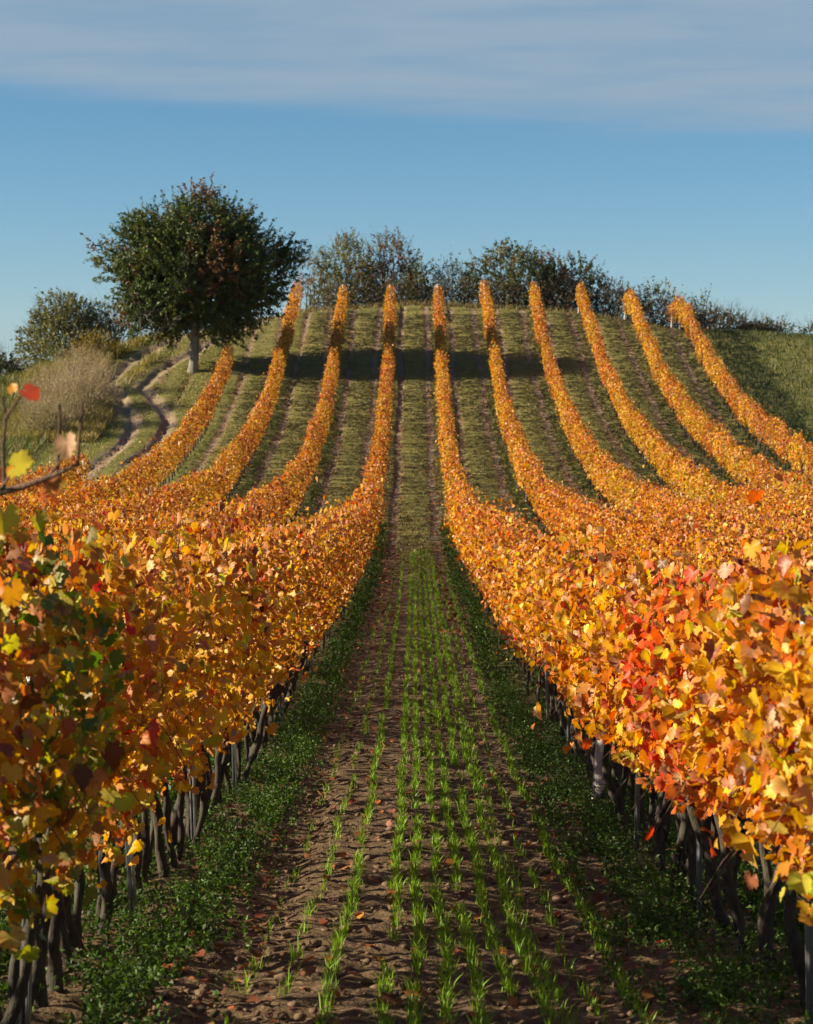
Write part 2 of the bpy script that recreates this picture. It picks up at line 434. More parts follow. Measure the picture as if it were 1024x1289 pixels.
# far ridge
mbh = MB()
hx = np.linspace(-6000, 6000, 160); rows_h = []
for q, (dy, hh) in enumerate([(0, 0.0), (500, 0.55), (1000, 0.9), (1400, 1.0), (2200, 0.6), (3200, 0.0)]):
    top = 95 + 18 * np.sin(hx * 0.0021 + 1.2) + 12 * np.sin(hx * 0.0057) - 0.022 * (hx + 1000)
    rows_h.append(np.stack([hx, np.full_like(hx, 5600.0 + dy), -25 + hh * np.maximum(top + 30, 12) + (5 * np.sin(hx * 0.013 + q) if 0 < hh < 1 else 0)], -1))
hv = np.stack(rows_h); n1, n2 = hv.shape[:2]
ii = (np.arange(n1 - 1)[:, None] * n2 + np.arange(n2 - 1)[None]).ravel()
mbh.add(hv.reshape(-1, 3), np.stack([ii, ii + 1, ii + n2 + 1, ii + n2], -1))
kind(mbh.build('hills', M_HILL, smooth=True), 'structure')

# ------------------------------------------------------------------ grapevines
PAL = {'gold': (.68, .34, .016), 'yellow': (.74, .48, .03), 'orange': (.66, .185, .011), 'amber': (.54, .235, .025), 'rust': (.34, .085, .016),
       'pink': (.56, .25, .14), 'tan': (.55, .34, .14), 'red': (.62, .045, .018), 'scarlet': (.70, .09, .02), 'wine': (.17, .025, .03),
       'lime': (.50, .52, .06), 'green': (.10, .19, .03), 'brown': (.22, .10, .035)}
MIX = {'orange': dict(gold=4, yellow=1.7, orange=3.6, amber=3, rust=2.2, pink=1.0, tan=1, red=.3, lime=.25, brown=.9),
       'rusty': dict(gold=2.6, yellow=1.2, orange=2.6, amber=2.4, rust=2.8, pink=1.6, tan=1, red=.45, lime=.2, brown=1.2, wine=.2),
       'golden': dict(gold=5, yellow=4.6, orange=1.5, amber=2.4, rust=.8, pink=.8, tan=.8, red=.15, lime=1.1, brown=.5, wine=.15),
       'red': dict(gold=.8, orange=1.6, rust=1.2, red=5, scarlet=4.5, wine=1.8, pink=1.2, lime=.3, yellow=.6),
       'green': dict(green=6, lime=2.2, yellow=1.2, gold=1.2, rust=.5, wine=.3, brown=.4),
       'mixed': dict(gold=3.6, yellow=4.2, lime=2.0, green=.7, orange=1.8, amber=2, rust=1.0, pink=1.2, red=.5, wine=.35, brown=.6),
       'top': dict(rust=3, pink=1.8, wine=.6, tan=1.4, orange=3.0, amber=1.4, gold=1.0, red=.5, brown=1.2)}
def pick(mixname, m):
    d = MIX[mixname]; ks = list(d); p = np.array([d[k] for k in ks], float); p /= p.sum()
    c = np.array([PAL[k] for k in ks])[rng.choice(len(ks), m, p=p)]
    j = rng.normal(1, 0.13, (m, 1)) * rng.normal(1, 0.06, (m, 3))
    return np.clip(c * j, 0.008, 0.9)

def canopy_points(n, y0, y1, hs=1.0, zb=0.50, zt=1.72, half=0.27):
    """leaf centres and facings of a trellised canopy along Y, local to the row's line"""
    y = rng.uniform(y0, y1, n)
    zf = rng.beta(1.15, 0.95, n)
    low = zb + 0.10 * np.sin(y * 5.1 + 1) + 0.07 * np.sin(y * 11.3) + rng.normal(0, 0.05, n)
    topz = zt + 0.07 * np.sin(y * 6.7 + zt * 90) + rng.normal(0, 0.06, n) + np.where(rng.random(n) < .10, rng.exponential(.10, n), 0)
    z = (low + zf * (topz - low))
    half = half * (1 + np.where(rng.random(n) < .12, rng.exponential(.35, n).clip(0, .7), 0))
    ht = half * (0.72 + 0.5 * np.sin(np.pi * np.clip(zf, 0, 1)) ** 0.8) * (1 + 0.18 * np.sin(y * 7.7 + z * 4))
    side = rng.choice([-1, 1], n)
    q = np.where(zf > .78, rng.random(n), rng.beta(2.2, 1.1, n))
    x = side * ht * q
    out = np.stack([side * (0.5 + 0.6 * q), rng.normal(0, .25, n), 0.18 + 1.1 * np.clip(zf - 0.8, 0, 1) * 4], -1)
    nrm = unit(out) + rng.normal(0, 0.75, (n, 3))
    tip = np.stack([side * 0.25 + rng.normal(0, .35, n), rng.normal(0, .45, n), np.full(n, -1.0)], -1)
    return np.stack([x, y, z * hs], -1), nrm, tip, zf, side

def vine_foliage(n, tmpl, mixes, size=0.075, hs=1.0, zb=0.50, wild=0.0, zt=1.70, half=.25):
    mb = MB()
    c, nr, tp, zf, side = canopy_points(n, -0.50, 0.50, hs, zb, zt * rng.uniform(.95, 1.04), half)
    if wild:
        m = int(n * wild); c[:m, 0] *= rng.uniform(1.05, 1.35, m); c[:m, 2] += rng.normal(0, .08, m)
    rgb = pick(mixes[0], n)
    patch = np.sin(c[:, 1] * 4.3 + mixes_seed(mixes)) + np.sin(c[:, 2] * 5.1 + c[:, 1] * 2.2)
    if len(mixes) > 1:
        sel = patch + rng.normal(0, .45, n) > (.2 if 'red' in mixes or 'green' in mixes else .5); rgb[sel] = pick(mixes[1], sel.sum())
    tsel = (zf + rng.normal(0, .10, n) > 0.86) & (rng.random(n) < 0.7); rgb[tsel] = pick('top', tsel.sum())
    rim = np.where(rng.random((n, 1)) < .45, pick(mixes[0], n), rgb) if tmpl is not KITE else None
    leaves(mb, tmpl, c, nr, tp, size * rng.uniform(0.5, 1.2, n), rgb, (-0.7, 2.8), rim, .055 if tmpl is LOBED else .05)
    return mb
def mixes_seed(m): return rng.uniform(0, 6.28)

def vine_trunk(sides, rings, double=False):
    mb = MB()
    for q in range(max(1, int(double) if double > 1 else (2 if double else 1))):
        oy = rng.normal(0, .06) + q * .24 - (.24 if double > 1 else 0); ox = rng.normal(0, .025)
        t = np.linspace(0, 1, rings)
        ph = rng.uniform(0, 6.28, 4); lean = rng.normal(0, .08, 2)
        x = ox + lean[0] * t + .022 * np.sin(5 * t + ph[0]) + .013 * np.sin(12 * t + ph[1])
        y = oy + lean[1] * t + .028 * np.sin(4.5 * t + ph[2]) + .014 * np.sin(11 * t + ph[3])
        z = -0.08 + t * 0.80
        r = rng.uniform(.014, .023) * (1.25 - .35 * t + .45 * np.exp(-(t / .08) ** 2) + .45 * np.exp(-((t - .97) / .10) ** 2) + .16 * np.sin(t * 14 + ph[0]))
        tube(mb, np.stack([x, y, z], -1), r, sides, jag=0.17)
    return mb
def vine_canes(k, sides=4, hs=1.0, tall=0.04):
    mb = MB()
    for s in (-1, 1):                                     # the two cordon arms tied along the wire
        t = np.linspace(0, 1, 5)
        tube(mb, np.stack([.015 * np.sin(6 * t), s * .52 * t, (.66 + .05 * np.sin(3 * t)) * hs], -1), .014 - .006 * t, sides)
    for q in range(k):
        y0 = rng.uniform(-.5, .5); t = np.linspace(0, 1, 6); L = rng.uniform(1.0, 1.12) + (min(rng.exponential(tall), .22) if rng.random() < .5 else 0)
        x = rng.normal(0, .10) * t + rng.normal(0, .03) * np.sin(5 * t); y = y0 + rng.normal(0, .10) * t + rng.normal(0, .04) * np.sin(6 * t)
        tube(mb, np.stack([x, y, (.66 + L * t) * hs], -1), .0055 - .0035 * t, max(3, sides - 1))
    for q in range(k // 3):                               # a few canes that hang out of the wall
        y0 = rng.uniform(-.5, .5); s = rng.choice([-1, 1]); t = np.linspace(0, 1, 6)
        z0 = rng.uniform(.7, 1.3)
        tube(mb, np.stack([s * .42 * t, y0 + rng.normal(0, .2) * t, (z0 + .12 * np.sin(3 * t) - .28 * t * t) * hs], -1), .004 - .0022 * t, 3)
    return mb

ORD = {1: 'first', 2: 'second', 3: 'third', 4: 'fourth', 5: 'fifth', 6: 'sixth'}
def row_words(k):
    return '%s row %s of the central lane' % (ORD[abs(k)], 'left' if k < 0 else 'right')
LOOK = {'orange': 'orange and gold', 'rusty': 'rusty orange', 'golden': 'golden yellow', 'mixed': 'mixed yellow, green and orange', 'red': 'scarlet red', 'green': 'dark green'}

spots = []
for k, (x, a, b) in ROWS.items():
    y = a if abs(k) == 1 else a + 0.3 * abs(k)
    while y < b - 0.4:
        spots.append((k, x, y)); y += 0.9
vis = [s for s in spots if (abs(s[1]) - 0.34) * 2500 / s[2] < 530]
vis.sort(key=lambda s: math.hypot(s[1], s[2]))
own = vis[:300]; ownset = set(own)
rest = [s for s in spots if s not in ownset]

def make_vine(fol, trunk, canes):
    r = empty('grapevine', (0, 0, 0))
    for nm, me in (('trunk', trunk), ('canes', canes), ('foliage', fol)): link(nm, me, r)
    return r
midk = {}
def variants(key, count, n, tmpl, mixes, size, sides, rings, k, hs, zb=0.5):
    if key not in midk:
        midk[key] = [(vine_foliage(n, tmpl, mixes, size, hs, zb).mesh('foliage', M_VINE), vine_trunk(sides, rings, q % 3 == 0).mesh('trunk', M_TRUNK, True), vine_canes(k, 3, hs).mesh('canes', M_CANE)) for q in range(count)]
    return midk[key]
for (k, x, y) in own:
    base = 'rusty' if k < 0 else 'orange'
    hs = 0.86 if (k == -1 and y < 8) else 0.93 if (k == -1 and y < 11) else 0.83 if (k == 1 and y < 10.5) else 0.88 if (k == 1 and y < 14) else (0.95 if (k == 1 and y < 22) else 1.0)
    label = 'grapevine with %s leaves in the %s' % (LOOK[base], row_words(k))
    group = 'grapevines in the ' + row_words(k)
    if abs(k) == 1 and y < 20:
        mixes = ['golden', 'mixed' if y < 12 else 'rusty'] if k < 0 else ['orange', 'red' if (6.8 < y < 11 and rng.random() < .6) else 'golden']
        if k < 0 and y < 7.4: mixes = ['mixed', 'golden']; label = 'nearest grapevines on the left with mottled yellow, lime and orange leaves'; group = 'nearest grapevines at the left edge'
        if k < 0 and 5.55 <= y < 6.45: mixes = ['green', 'green']; label = 'grapevine still in dark green leaf among yellow ones near the left edge'; group = None
        if k > 0 and 7.6 <= y < 8.55: mixes = ['red', 'red']; label = 'grapevine with scarlet red leaves among orange ones, near row on the right'; group = None
        if k > 0 and y < 5.6: mixes = ['golden', 'mixed']; label = 'nearest grapevines on the right with yellow, lime and orange leaves'; group = 'nearest grapevines at the right edge'
        nl = (1200 if k < 0 else 1700) if y < 13 else 1150; zb = .80 if k > 0 else .65
        f = vine_foliage(nl, LOBED if y < 13 else MIDLEAF, mixes, 0.039, hs, zb, wild=0.16 if y < 12 else 0.08)
        r = make_vine(f.mesh('foliage', M_VINE, True), vine_trunk(9, 18, 1 + int(rng.integers(2, 4))).mesh('trunk', M_TRUNK, True), vine_canes(9, 4, hs, .10).mesh('canes', M_CANE))
    elif y < 38:
        tint = smooth_noise(np.array([x * 2.0]), np.array([y]), 9.0, 41)[0] + rng.normal(0, .35)
        second = 'golden' if tint > .45 else ('rusty' if tint < -.3 else 'orange')
        vs = variants(('m', base, second, k == 1 and y < 24), 4, 1000, MIDLEAF, ['golden' if k == -1 else 'orange', second], 0.041, 6, 9, 7, hs)
        r = make_vine(*vs[rng.integers(len(vs))])
    else:
        tint = smooth_noise(np.array([x * 2.0]), np.array([y]), 9.0, 41)[0] + rng.normal(0, .35)
        second = 'golden' if tint > .45 else ('rusty' if tint < -.3 else 'orange')
        vs = variants(('f', base, second), 4, 620, KITE, [second, base], 0.052, 5, 6, 5, 1.0)
        r = make_vine(*vs[rng.integers(len(vs))])
    yj = y + rng.normal(0, .05)
    r.location = (x + rng.normal(0, .025), yj, float(gz(x, yj)))
    r.rotation_euler = (0, 0, (math.pi if rng.random() < .5 and not (abs(k) == 1 and y < 20) else 0) + rng.normal(0, .04))
    tag(r, label, 'grapevine', group)

# the vines past the three hundred nearest: one object
mb = MB(); mbt = MB()
for (k, x, y) in rest:
    n = 170 if y < 20 else 480  # unseen near vines kept sparse so more sun reaches the first row
    c, nr, tp, zf, side = canopy_points(n, -.47, .47, 1.0, .5, 1.62 * rng.normal(1, .04), .185 * rng.uniform(.8, 1.25))
    tint = smooth_noise(np.array([x * 2.0]), np.array([y]), 9.0, 41)[0] + rng.normal(0, .4) + (.05 if k < 0 else .3)
    rgb = pick('golden' if tint > .15 else ('rusty' if tint < -.25 else 'orange'), n) * rng.normal(.86, .07)
    tsel = (zf > .86) & (rng.random(n) < .5); rgb[tsel] = pick('top', tsel.sum())
    keepm = (np.sin(c[:, 1] * 6.1 + y * 3) + np.sin(c[:, 2] * 7.3 + y * 5 + k) + rng.normal(0, .5, n)) < 1.5
    c, nr, tp, zf, rgb, n = c[keepm], nr[keepm], tp[keepm], zf[keepm], rgb[keepm], int(keepm.sum())
    c[:, 0] += x + rng.normal(0, .045); c[:, 1] += y
    c[:, 2] *= rng.uniform(.92, 1.07); c[:, 2] += gz(c[:, 0] * 0 + x, c[:, 1])
    leaves(mb, KITE, c, nr, tp, 0.056 * rng.uniform(.6, 1.2, n), rgb)
    t = np.linspace(0, 1, 4); z0 = float(gz(x, y))
    tube(mbt, np.stack([x + rng.normal(0, .05) * t, y + rng.normal(0, .05) * t, z0 - .05 + .85 * t], -1), .036 - .008 * t, 5, jag=.1)
rows_o = mb.build('vineyard_rows', M_VINE)
kind(rows_o, 'stuff'); rows_o['label'] = 'orange and gold vine rows running up over the hillside'
trk = mbt.build('vine_trunks', M_TRUNK, rows_o); kind(trk, 'stuff')

# ------------------------------------------------------------------ posts
def steel_post_mesh(h):
    mb = MB(); wv, dp, th = .032, .024, .003              # an open C-section
    box(mb, (-wv / 2, -th, -.1), (wv / 2, 0, h))
    for s in (-1, 1):
        xa, xb = sorted((s * wv / 2, s * (wv / 2 - th)))
        box(mb, (xa, -dp, -.1), (xb, -th, h))
        xa, xb = sorted((s * (wv / 2 - th), s * (wv / 2 - .011)))
        box(mb, (xa, -dp, -.1), (xb, -dp + th, h))
    for q in range(8):                                    # hooks for the wires
        z = .55 + q * .15
        if z < h - .05:
            box(mb, (wv / 2, -dp * .7, z), (wv / 2 + .007, -dp * .4, z + .02)); box(mb, (-wv / 2 - .007, -dp * .7, z), (-wv / 2, -dp * .4, z + .02))
    return mb.mesh('post', M_STEEL)
def wood_post_mesh(h, r):
    mb = MB(); z = np.array([-.1, .0, h * .33, h * .66, h - .015, h, h])
    tube(mb, np.stack([.01 * np.sin(z * 3), .006 * np.cos(z * 4), z], -1), np.array([1, 1, .99, .97, .96, .86, .02]) * r, 12, jag=.02)
    return mb.mesh('post', M_POST, True)
steel_me = steel_post_mesh(1.38); wood_me = wood_post_mesh(1.22, .045); stump_me = wood_post_mesh(1.45, .052); short_me = wood_post_mesh(.56, .052)
for k, (x, a, b) in ROWS.items():
    y = {-1: 5.55, 1: 5.5}.get(k, 5.0 + (k * 1.7) % 4.0); step = 2.4 if abs(k) == 1 else 5.0
    while y < b - 1:
        if (abs(x) - .3) * 2500 / y < 525:
            white = (k == 1 and abs(y - 12.7) < .3) or (y > 30 and int(y * 7 + k * 3) % 4 == 0)
            o = link('wooden_post' if white else 'steel_post', (short_me if y < 20 else wood_me) if white else steel_me)
            o.location = (x - ((.09 if k == 1 else -.09 if k == -1 else 0) if not white else (.06 if y < 20 else 0)), y + .5, float(gz(x, y + .5)))
            o.rotation_euler = (rng.normal(0, .02), rng.normal(0, .03), rng.normal(0, .15) + (math.pi / 2 if not white and k > 0 else 0))
            if k == 1 and white and y < 20:
                tag(o, 'pale weathered post standing in front of the vine trunks right of the lane', 'post')
            elif white: tag(o, 'pale wooden trellis post in the ' + row_words(k), 'post', 'wooden posts in the ' + row_words(k))
            else: tag(o, 'grey galvanised steel trellis post in the ' + row_words(k), 'post', 'steel posts in the ' + row_words(k))
        y += step if y < 17 else 5.0
    o = link('end_post', stump_me)                        # the row's last post
    ye = b + .05
    o.location = (x, ye, float(gz(x, ye))); o.rotation_euler = (-.10 if b > 80 else 0, rng.normal(0, .03), 0)
    tag(o, 'end post at the top of the %s' % row_words(k) if k != -5 else 'end post of the short fifth row left of the central lane', 'post')

# ------------------------------------------------------------------ the shoot that leans out at the left edge, close to the lens
def near_shoot():
    r = empty('vine_shoot', (-1.02, 4.55, float(gz(-1.02, 4.55))))
    z0 = -float(gz(-1.02, 4.55))
    def P(pxx, pyy, d):   # local point for a place d metres ahead
        return np.array([(pxx - 522) * d / 2500 + 1.02, d - 4.55, CAM_Z - (pyy - 480) * d / 2500 + z0])
    mb = MB()
    main = np.array([P(-60, 640, 3.9), P(-10, 622, 3.9), P(30, 612, 3.88), P(70, 597, 3.85), P(100, 583, 3.84)])
    tube(mb, main, [.008, .0075, .007, .0055, .004], 7)
    base = np.array([P(-60, 640, 3.9), P(-90, 760, 4.2), P(-80, 900, 4.6), P(-60, 1000, 4.8)])
    tube(mb, base, [.011, .012, .013, .014], 7)
    for pts, rr in (([P(5, 618, 3.9), P(4, 560, 3.88), P(8, 524, 3.88), P(3, 500, 3.88)], .0045),
                    ([P(72, 596, 3.85), P(75, 540, 3.85), P(76, 508, 3.85)], .0042),
                    ([P(97, 585, 3.84), P(101, 545, 3.84), P(104, 505, 3.84)], .0042),
                    ([P(6, 528, 3.88), P(18, 510, 3.86), P(30, 493, 3.85)], .003),
                    ([P(60, 600, 3.86), P(76, 580, 3.84), P(88, 560, 3.82)], .003),
                    ([P(-4, 620, 3.9), P(10, 602, 3.86), P(18, 590, 3.84)], .003)):
        tube(mb, np.array(pts), np.linspace(rr, rr * .6, len(pts)), 6)
    mb.build('stem', M_CANE, r, True)
    spec = [(36, 494, 3.84, .033, (.60, .16, .13), (.5, -.8, .5), (.9, 0, -.35)), (17, 490, 3.86, .018, (.74, .30, .04), (-.2, -.9, .3), (-.3, 0, .9)),
            (84, 558, 3.82, .040, (.66, .40, .22), (-.3, -.9, .3), (.2, 0, -1)), (22, 586, 3.82, .040, (.80, .70, .05), (-.2, -.8, .6), (.8, 0, .3)),
            (3, 650, 3.9, .05, (.55, .42, .05), (.2, -.9, .2), (0, 0, -1)), (66, 606, 3.9, .03, (.42, .16, .05), (-.2, -.9, .5), (.4, 0, -.7)),
            (-12, 600, 3.9, .04, (.35, .10, .05), (-.2, -.9, .5), (.8, 0, -.2))]
    for (a, b, d, s, rgb, nn, tt) in spec:
        m1 = MB()
        leaves(m1, LOBED, P(a, b, d)[None], np.array([nn], float), np.array([tt], float), s * .82, np.array([rgb]), (.5, 1.0))
        m1.build('leaf', M_VINE, r, True)
    tag(r, 'bare brown vine shoot with few pink and yellow leaves, blurred at left edge', 'vine shoot')
near_shoot()

# ------------------------------------------------------------------ trees and shrubs
def shoots(mbl, mbs, base, dirn, length, nleaf, size, rgb, droop=0.0, stem=0.006, tmpl=OVAL, sides=3, bare=0.0, spread=1.0):
    """leafy twigs: a curved stem with leaves set along it"""
    n = len(base); dirn = unit(dirn)
    t = np.linspace(0, 1, 4)
    bend = rng.normal(0, .14, (n, 3)); bend[:, 2] -= droop
    pts = base[:, None] + length[:, None, None] * (t[None, :, None] * dirn[:, None] + (t ** 2)[None, :, None] * bend[:, None])
    if mbs is not None:
        ref = unit(np.cross(dirn, rng.normal(0, 1, (n, 3)))); b2 = np.cross(dirn, ref)
        th = np.linspace(0, 2 * np.pi, sides, endpoint=False)
        rr = stem * np.array([1, .8, .55, .25])
        v = pts[:, :, None] + rr[None, :, None, None] * (np.cos(th)[None, None, :, None] * ref[:, None, None] + np.sin(th)[None, None, :, None] * b2[:, None, None])
        i = np.arange(3)[:, None] * sides; j = np.arange(sides)[None]; j2 = (j + 1) % sides
        f = np.stack([i + j, i + j2, i + sides + j2, i + sides + j], -1).reshape(-1, 4)
        f = (f[None] + (np.arange(n) * 4 * sides)[:, None, None]).reshape(-1, 4)
        mbs.add(v.reshape(-1, 3), f)
    if nleaf and mbl is not None:
        m = n * nleaf; k = np.repeat(np.arange(n), nleaf)
        tt = rng.uniform(.12, 1 - bare, m)
        p = base[k] + length[k, None] * (tt[:, None] * dirn[k] + (tt ** 2)[:, None] * bend[k])
        sdir = unit(rng.normal(0, 1, (m, 3)))
        p = p + sdir * size * .7 * spread
        leaves(mbl, tmpl, p, sdir * .5 + rng.normal(0, .6, (m, 3)) + np.array([0, 0, .4]), dirn[k] * .6 + sdir + np.array([0, 0, -.3]), size * rng.uniform(.6, 1.25, m), rgb[k] * rng.normal(1, .16, (m, 1)).clip(.5, 1.6))

def limb(mb, p0, d, L, r, depth, tips, sides=7, wob=.14, up=.12, kids=(2, 4), shrink=.68):
    t = np.linspace(0, 1, 6); bend = rng.normal(0, wob, 3); bend[2] += up
    pts = p0 + L * (t[:, None] * d + (t ** 2)[:, None] * bend) + L * .03 * rng.standard_normal((6, 3)) * (t * (1 - t) * 4)[:, None]
    tube(mb, pts, np.linspace(r, r * .6, 6), sides, jag=.04)
    if depth == 0:
        tips.append((pts[-1], unit(pts[-1] - pts[-2]))); tips.append((pts[3], unit(pts[3] - pts[2]))); return
    for q in range(rng.integers(kids[0], kids[1] + 1)):
        s = 5 if q == 0 else rng.integers(2, 6)
        nd = unit(unit(pts[s] - pts[s - 1]) + rng.normal(0, .52, 3))
        limb(mb, pts[s], nd, L * shrink * rng.uniform(.8, 1.15), r * (.60 if s < 5 else .58), depth - 1, tips, max(4, sides - 1), wob, up, kids, shrink)

def cherry_tree(x, y):
    z = float(gz(x, y)); r = empty('cherry_tree', (x, y, z))
    mt = MB()
    t = np.linspace(0, 1, 14); zz = -.2 + 2.9 * t
    tube(mt, np.stack([.06 * np.sin(2.5 * t) + .10 * t, .05 * np.sin(3 * t + 1), zz], -1), .24 * (1.0 + .45 * np.exp(-(t / .10) ** 2) - .12 * t + .10 * np.exp(-((t - .9) / .12) ** 2)), 14, jag=.035)
    mt.build('trunk', M_CHERRY, r, True)
    ml = MB(); tips = []
    for q in range(8):
        a = q * 2 * math.pi / 8 + rng.normal(0, .2); e = rng.uniform(.35, 1.15) if q < 7 else 1.5
        d = np.array([math.cos(a) * math.cos(e), math.sin(a) * math.cos(e), math.sin(e)])
        limb(ml, np.array([.10, .02, rng.uniform(2.0, 2.6)]), d, rng.uniform(1.7, 2.2), .13, 3, tips, 7, .12, .06)
    # leafy twigs fill the crown: scattered in clumps through an uneven dome
    C0 = np.array([.25, 0, 4.95]); rad = np.array([4.4, 2.1, 3.45])  # crown made shallow front to back to narrow its cast shadow
    nc = 600; dv = unit(rng.normal(0, 1, (nc, 3))); q = rng.uniform(.30, 1, nc) ** .55
    ang = np.arctan2(dv[:, 0], dv[:, 2])
    lob = 1 + .12 * np.sin(ang * 5 + 1.1) + .11 * np.sin(ang * 9 + 2) + .06 * np.sin(np.arctan2(dv[:, 1], dv[:, 0]) * 6)
    cl = C0 + dv * rad * (q * lob)[:, None] * .93
    cl[:, 2] = np.where(cl[:, 2] < 1.3 + .4 * np.abs(np.sin(cl[:, 0] * 1.3)), rng.uniform(1.35, 2.6, nc), cl[:, 2])
    tp = np.array([p for p, _ in tips]); tp = tp[(np.abs((tp - C0) / rad) ** 2).sum(1) < 1.05]
    cl = np.concatenate([cl, tp[:150]])
    cl = cl[~((np.hypot(cl[:, 0], cl[:, 1]) < 1.0) & (cl[:, 2] < 2.2))]
    nc = len(cl); per = 9
    tone = np.where(rng.random((nc, 1)) < .14, np.array([[.16, .075, .025]]), np.array([[.055, .088, .015]]))
    tone = np.where(rng.random((nc, 1)) < .22, np.array([[.115, .14, .022]]), tone)
    right = (cl[:, :1] > .2) & (np.abs(cl[:, :1] - .9) < 1.3) & (cl[:, 2:] > 4) & (rng.random((nc, 1)) < .4)
    tone = np.where(right, np.array([[.17, .075, .025]]), tone)
    k = np.repeat(np.arange(nc), per); n = len(k)
    base = cl[k] + rng.normal(0, .30, (n, 3))
    out = unit(base - C0) * .9 + rng.normal(0, .5, (n, 3)) + np.array([0, 0, .35])
    mf = MB()
    shoots(mf, ml, base, out, rng.uniform(.45, .9, n), 17, .095, tone[k], .05, .008)
    # upright shoots that break the outline
    n = 190; dv = unit(rng.normal(0, 1, (n, 3)) + np.array([0, 0, .5])); dv[:, 2] = np.abs(dv[:, 2]) * .95 + .02; dv = unit(dv)
    base = C0 + dv * rad * .93
    shoots(mf, ml, base, dv * .8 + np.array([0, 0, .55]) + rng.normal(0, .2, (n, 3)), rng.uniform(.5, 1.1, n), 24, .085, np.tile([[.060, .085, .018]], (n, 1)), 0, .008, bare=-.04)
    ml.build('limbs', M_CHERRY if False else M_TWIG, r)
    mf.build('crown', M_TREE, r)
    tag(r, 'big round dark green cherry tree with pale trunk left of the vine rows', 'tree')
cherry_tree(-11.0, 98.6)

def shrub(name, label, x, y, wd, h, tones, n_stem=9, n_shoot=260, nleaf=10, leaf=.075, top=.0, top_leaf=0, twigs=60, shape=1.0, tmat=None, fmat=None, cat='shrub', group=None, low=.0, depth=.8, upright=.4, twig_len=(.6, 1.5), dense=1.4):
    """a many-stemmed bush: stems from the ground, leafy shoots through its volume, bare or leafy twigs above"""
    if name == 'hedge_shrub' and x > -8: h *= 1.10
    z = float(gz(x, y)); r = empty(name, (x, y, z))
    ms = MB(); mf = MB(); tones = np.array(tones)
    a = wd / 2
    for q in range(n_stem):
        th = rng.uniform(0, 2 * np.pi); rr = rng.uniform(.2, .9)
        t = np.linspace(0, 1, 6)
        ex, ey = a * rr * math.cos(th), a * depth * rr * math.sin(th)
        pz = h * rng.uniform(.6, .92) * (1 - .35 * rr ** 2)
        b0 = rng.normal(0, a * .14, 2)
        pts = np.stack([b0[0] + ex * t ** 1.2, b0[1] + ey * t ** 1.2, -.1 + (pz + .1) * t ** .85], -1) + rng.normal(0, .035, (6, 3)) * t[:, None]
        tube(ms, pts, np.linspace(.035, .010, 6) * (h / 3.5) ** .5, 5, jag=.05)
    n = int(n_shoot * dense); leaf = leaf * 1.12
    th = rng.uniform(0, 2 * np.pi, n); rr = rng.uniform(0, 1, n) ** .55; zz = rng.uniform(0, 1, n)
    lob = 1 + .16 * np.sin(th * 3 + x) + .10 * np.sin(th * 7 + y)
    zmax = h * np.sqrt(np.clip(1 - (rr * .95) ** 2, .03, 1)) ** shape * (1 + .12 * np.sin(th * 4 + 2 * x))
    base = np.stack([a * rr * lob * np.cos(th), a * depth * rr * lob * np.sin(th), low + (zmax - low) * zz ** .8 * .92], -1)
    cl = rng.integers(0, len(tones), n)
    cl = np.where(np.sin(base[:, 0] * 2.1 + y) + np.sin(base[:, 2] * 2.7 + x) + rng.normal(0, .6, n) > .3, cl, 0)
    dr = unit(base - np.array([0, 0, h * .3])) * .7 + rng.normal(0, .5, (n, 3)) + np.array([0, 0, upright])
    shoots(mf if nleaf else None, ms, base, dr, rng.uniform(.3, .7, n) * (h / 3.2) ** .5, nleaf, leaf, tones[cl], .03, .006)
    if twigs:
        n = twigs; th = rng.uniform(0, 2 * np.pi, n); rr = rng.uniform(0, 1, n) ** .6
        zmax = h * np.sqrt(np.clip(1 - (rr * .95) ** 2, .03, 1)) ** shape
        base = np.stack([a * rr * np.cos(th), a * depth * rr * np.sin(th), zmax * .8], -1)
        dr = np.stack([np.cos(th) * rr * .7, np.sin(th) * rr * .5, np.full(n, .9)], -1) + rng.normal(0, .22, (n, 3))
        shoots(mf if top_leaf else None, ms, base, dr, rng.uniform(*twig_len, n), top_leaf, leaf * 1.05, tones[rng.integers(0, len(tones), n)], .0, .009, bare=.0)
        nn = n * 3; kk = np.repeat(np.arange(n), 3)        # side twigs
        shoots(None, ms, base[kk] + unit(dr[kk]) * rng.uniform(.2, .7, (nn, 1)), dr[kk] + rng.normal(0, .5, (nn, 3)), rng.uniform(.25, .6, nn), 0, leaf, None, 0, .0055)
    ms.build('stems', tmat or M_TWIG, r)
    if mf.v: mf.build('foliage', fmat or M_TREE, r)
    tag(r, label, cat, group); return r

GRN, OLV, BRN, RED, GRY, YEL, TAN = (.062, .078, .018), (.175, .175, .05), (.22, .11, .035), (.18, .075, .04), (.17, .14, .09), (.30, .22, .03), (.26, .20, .12)
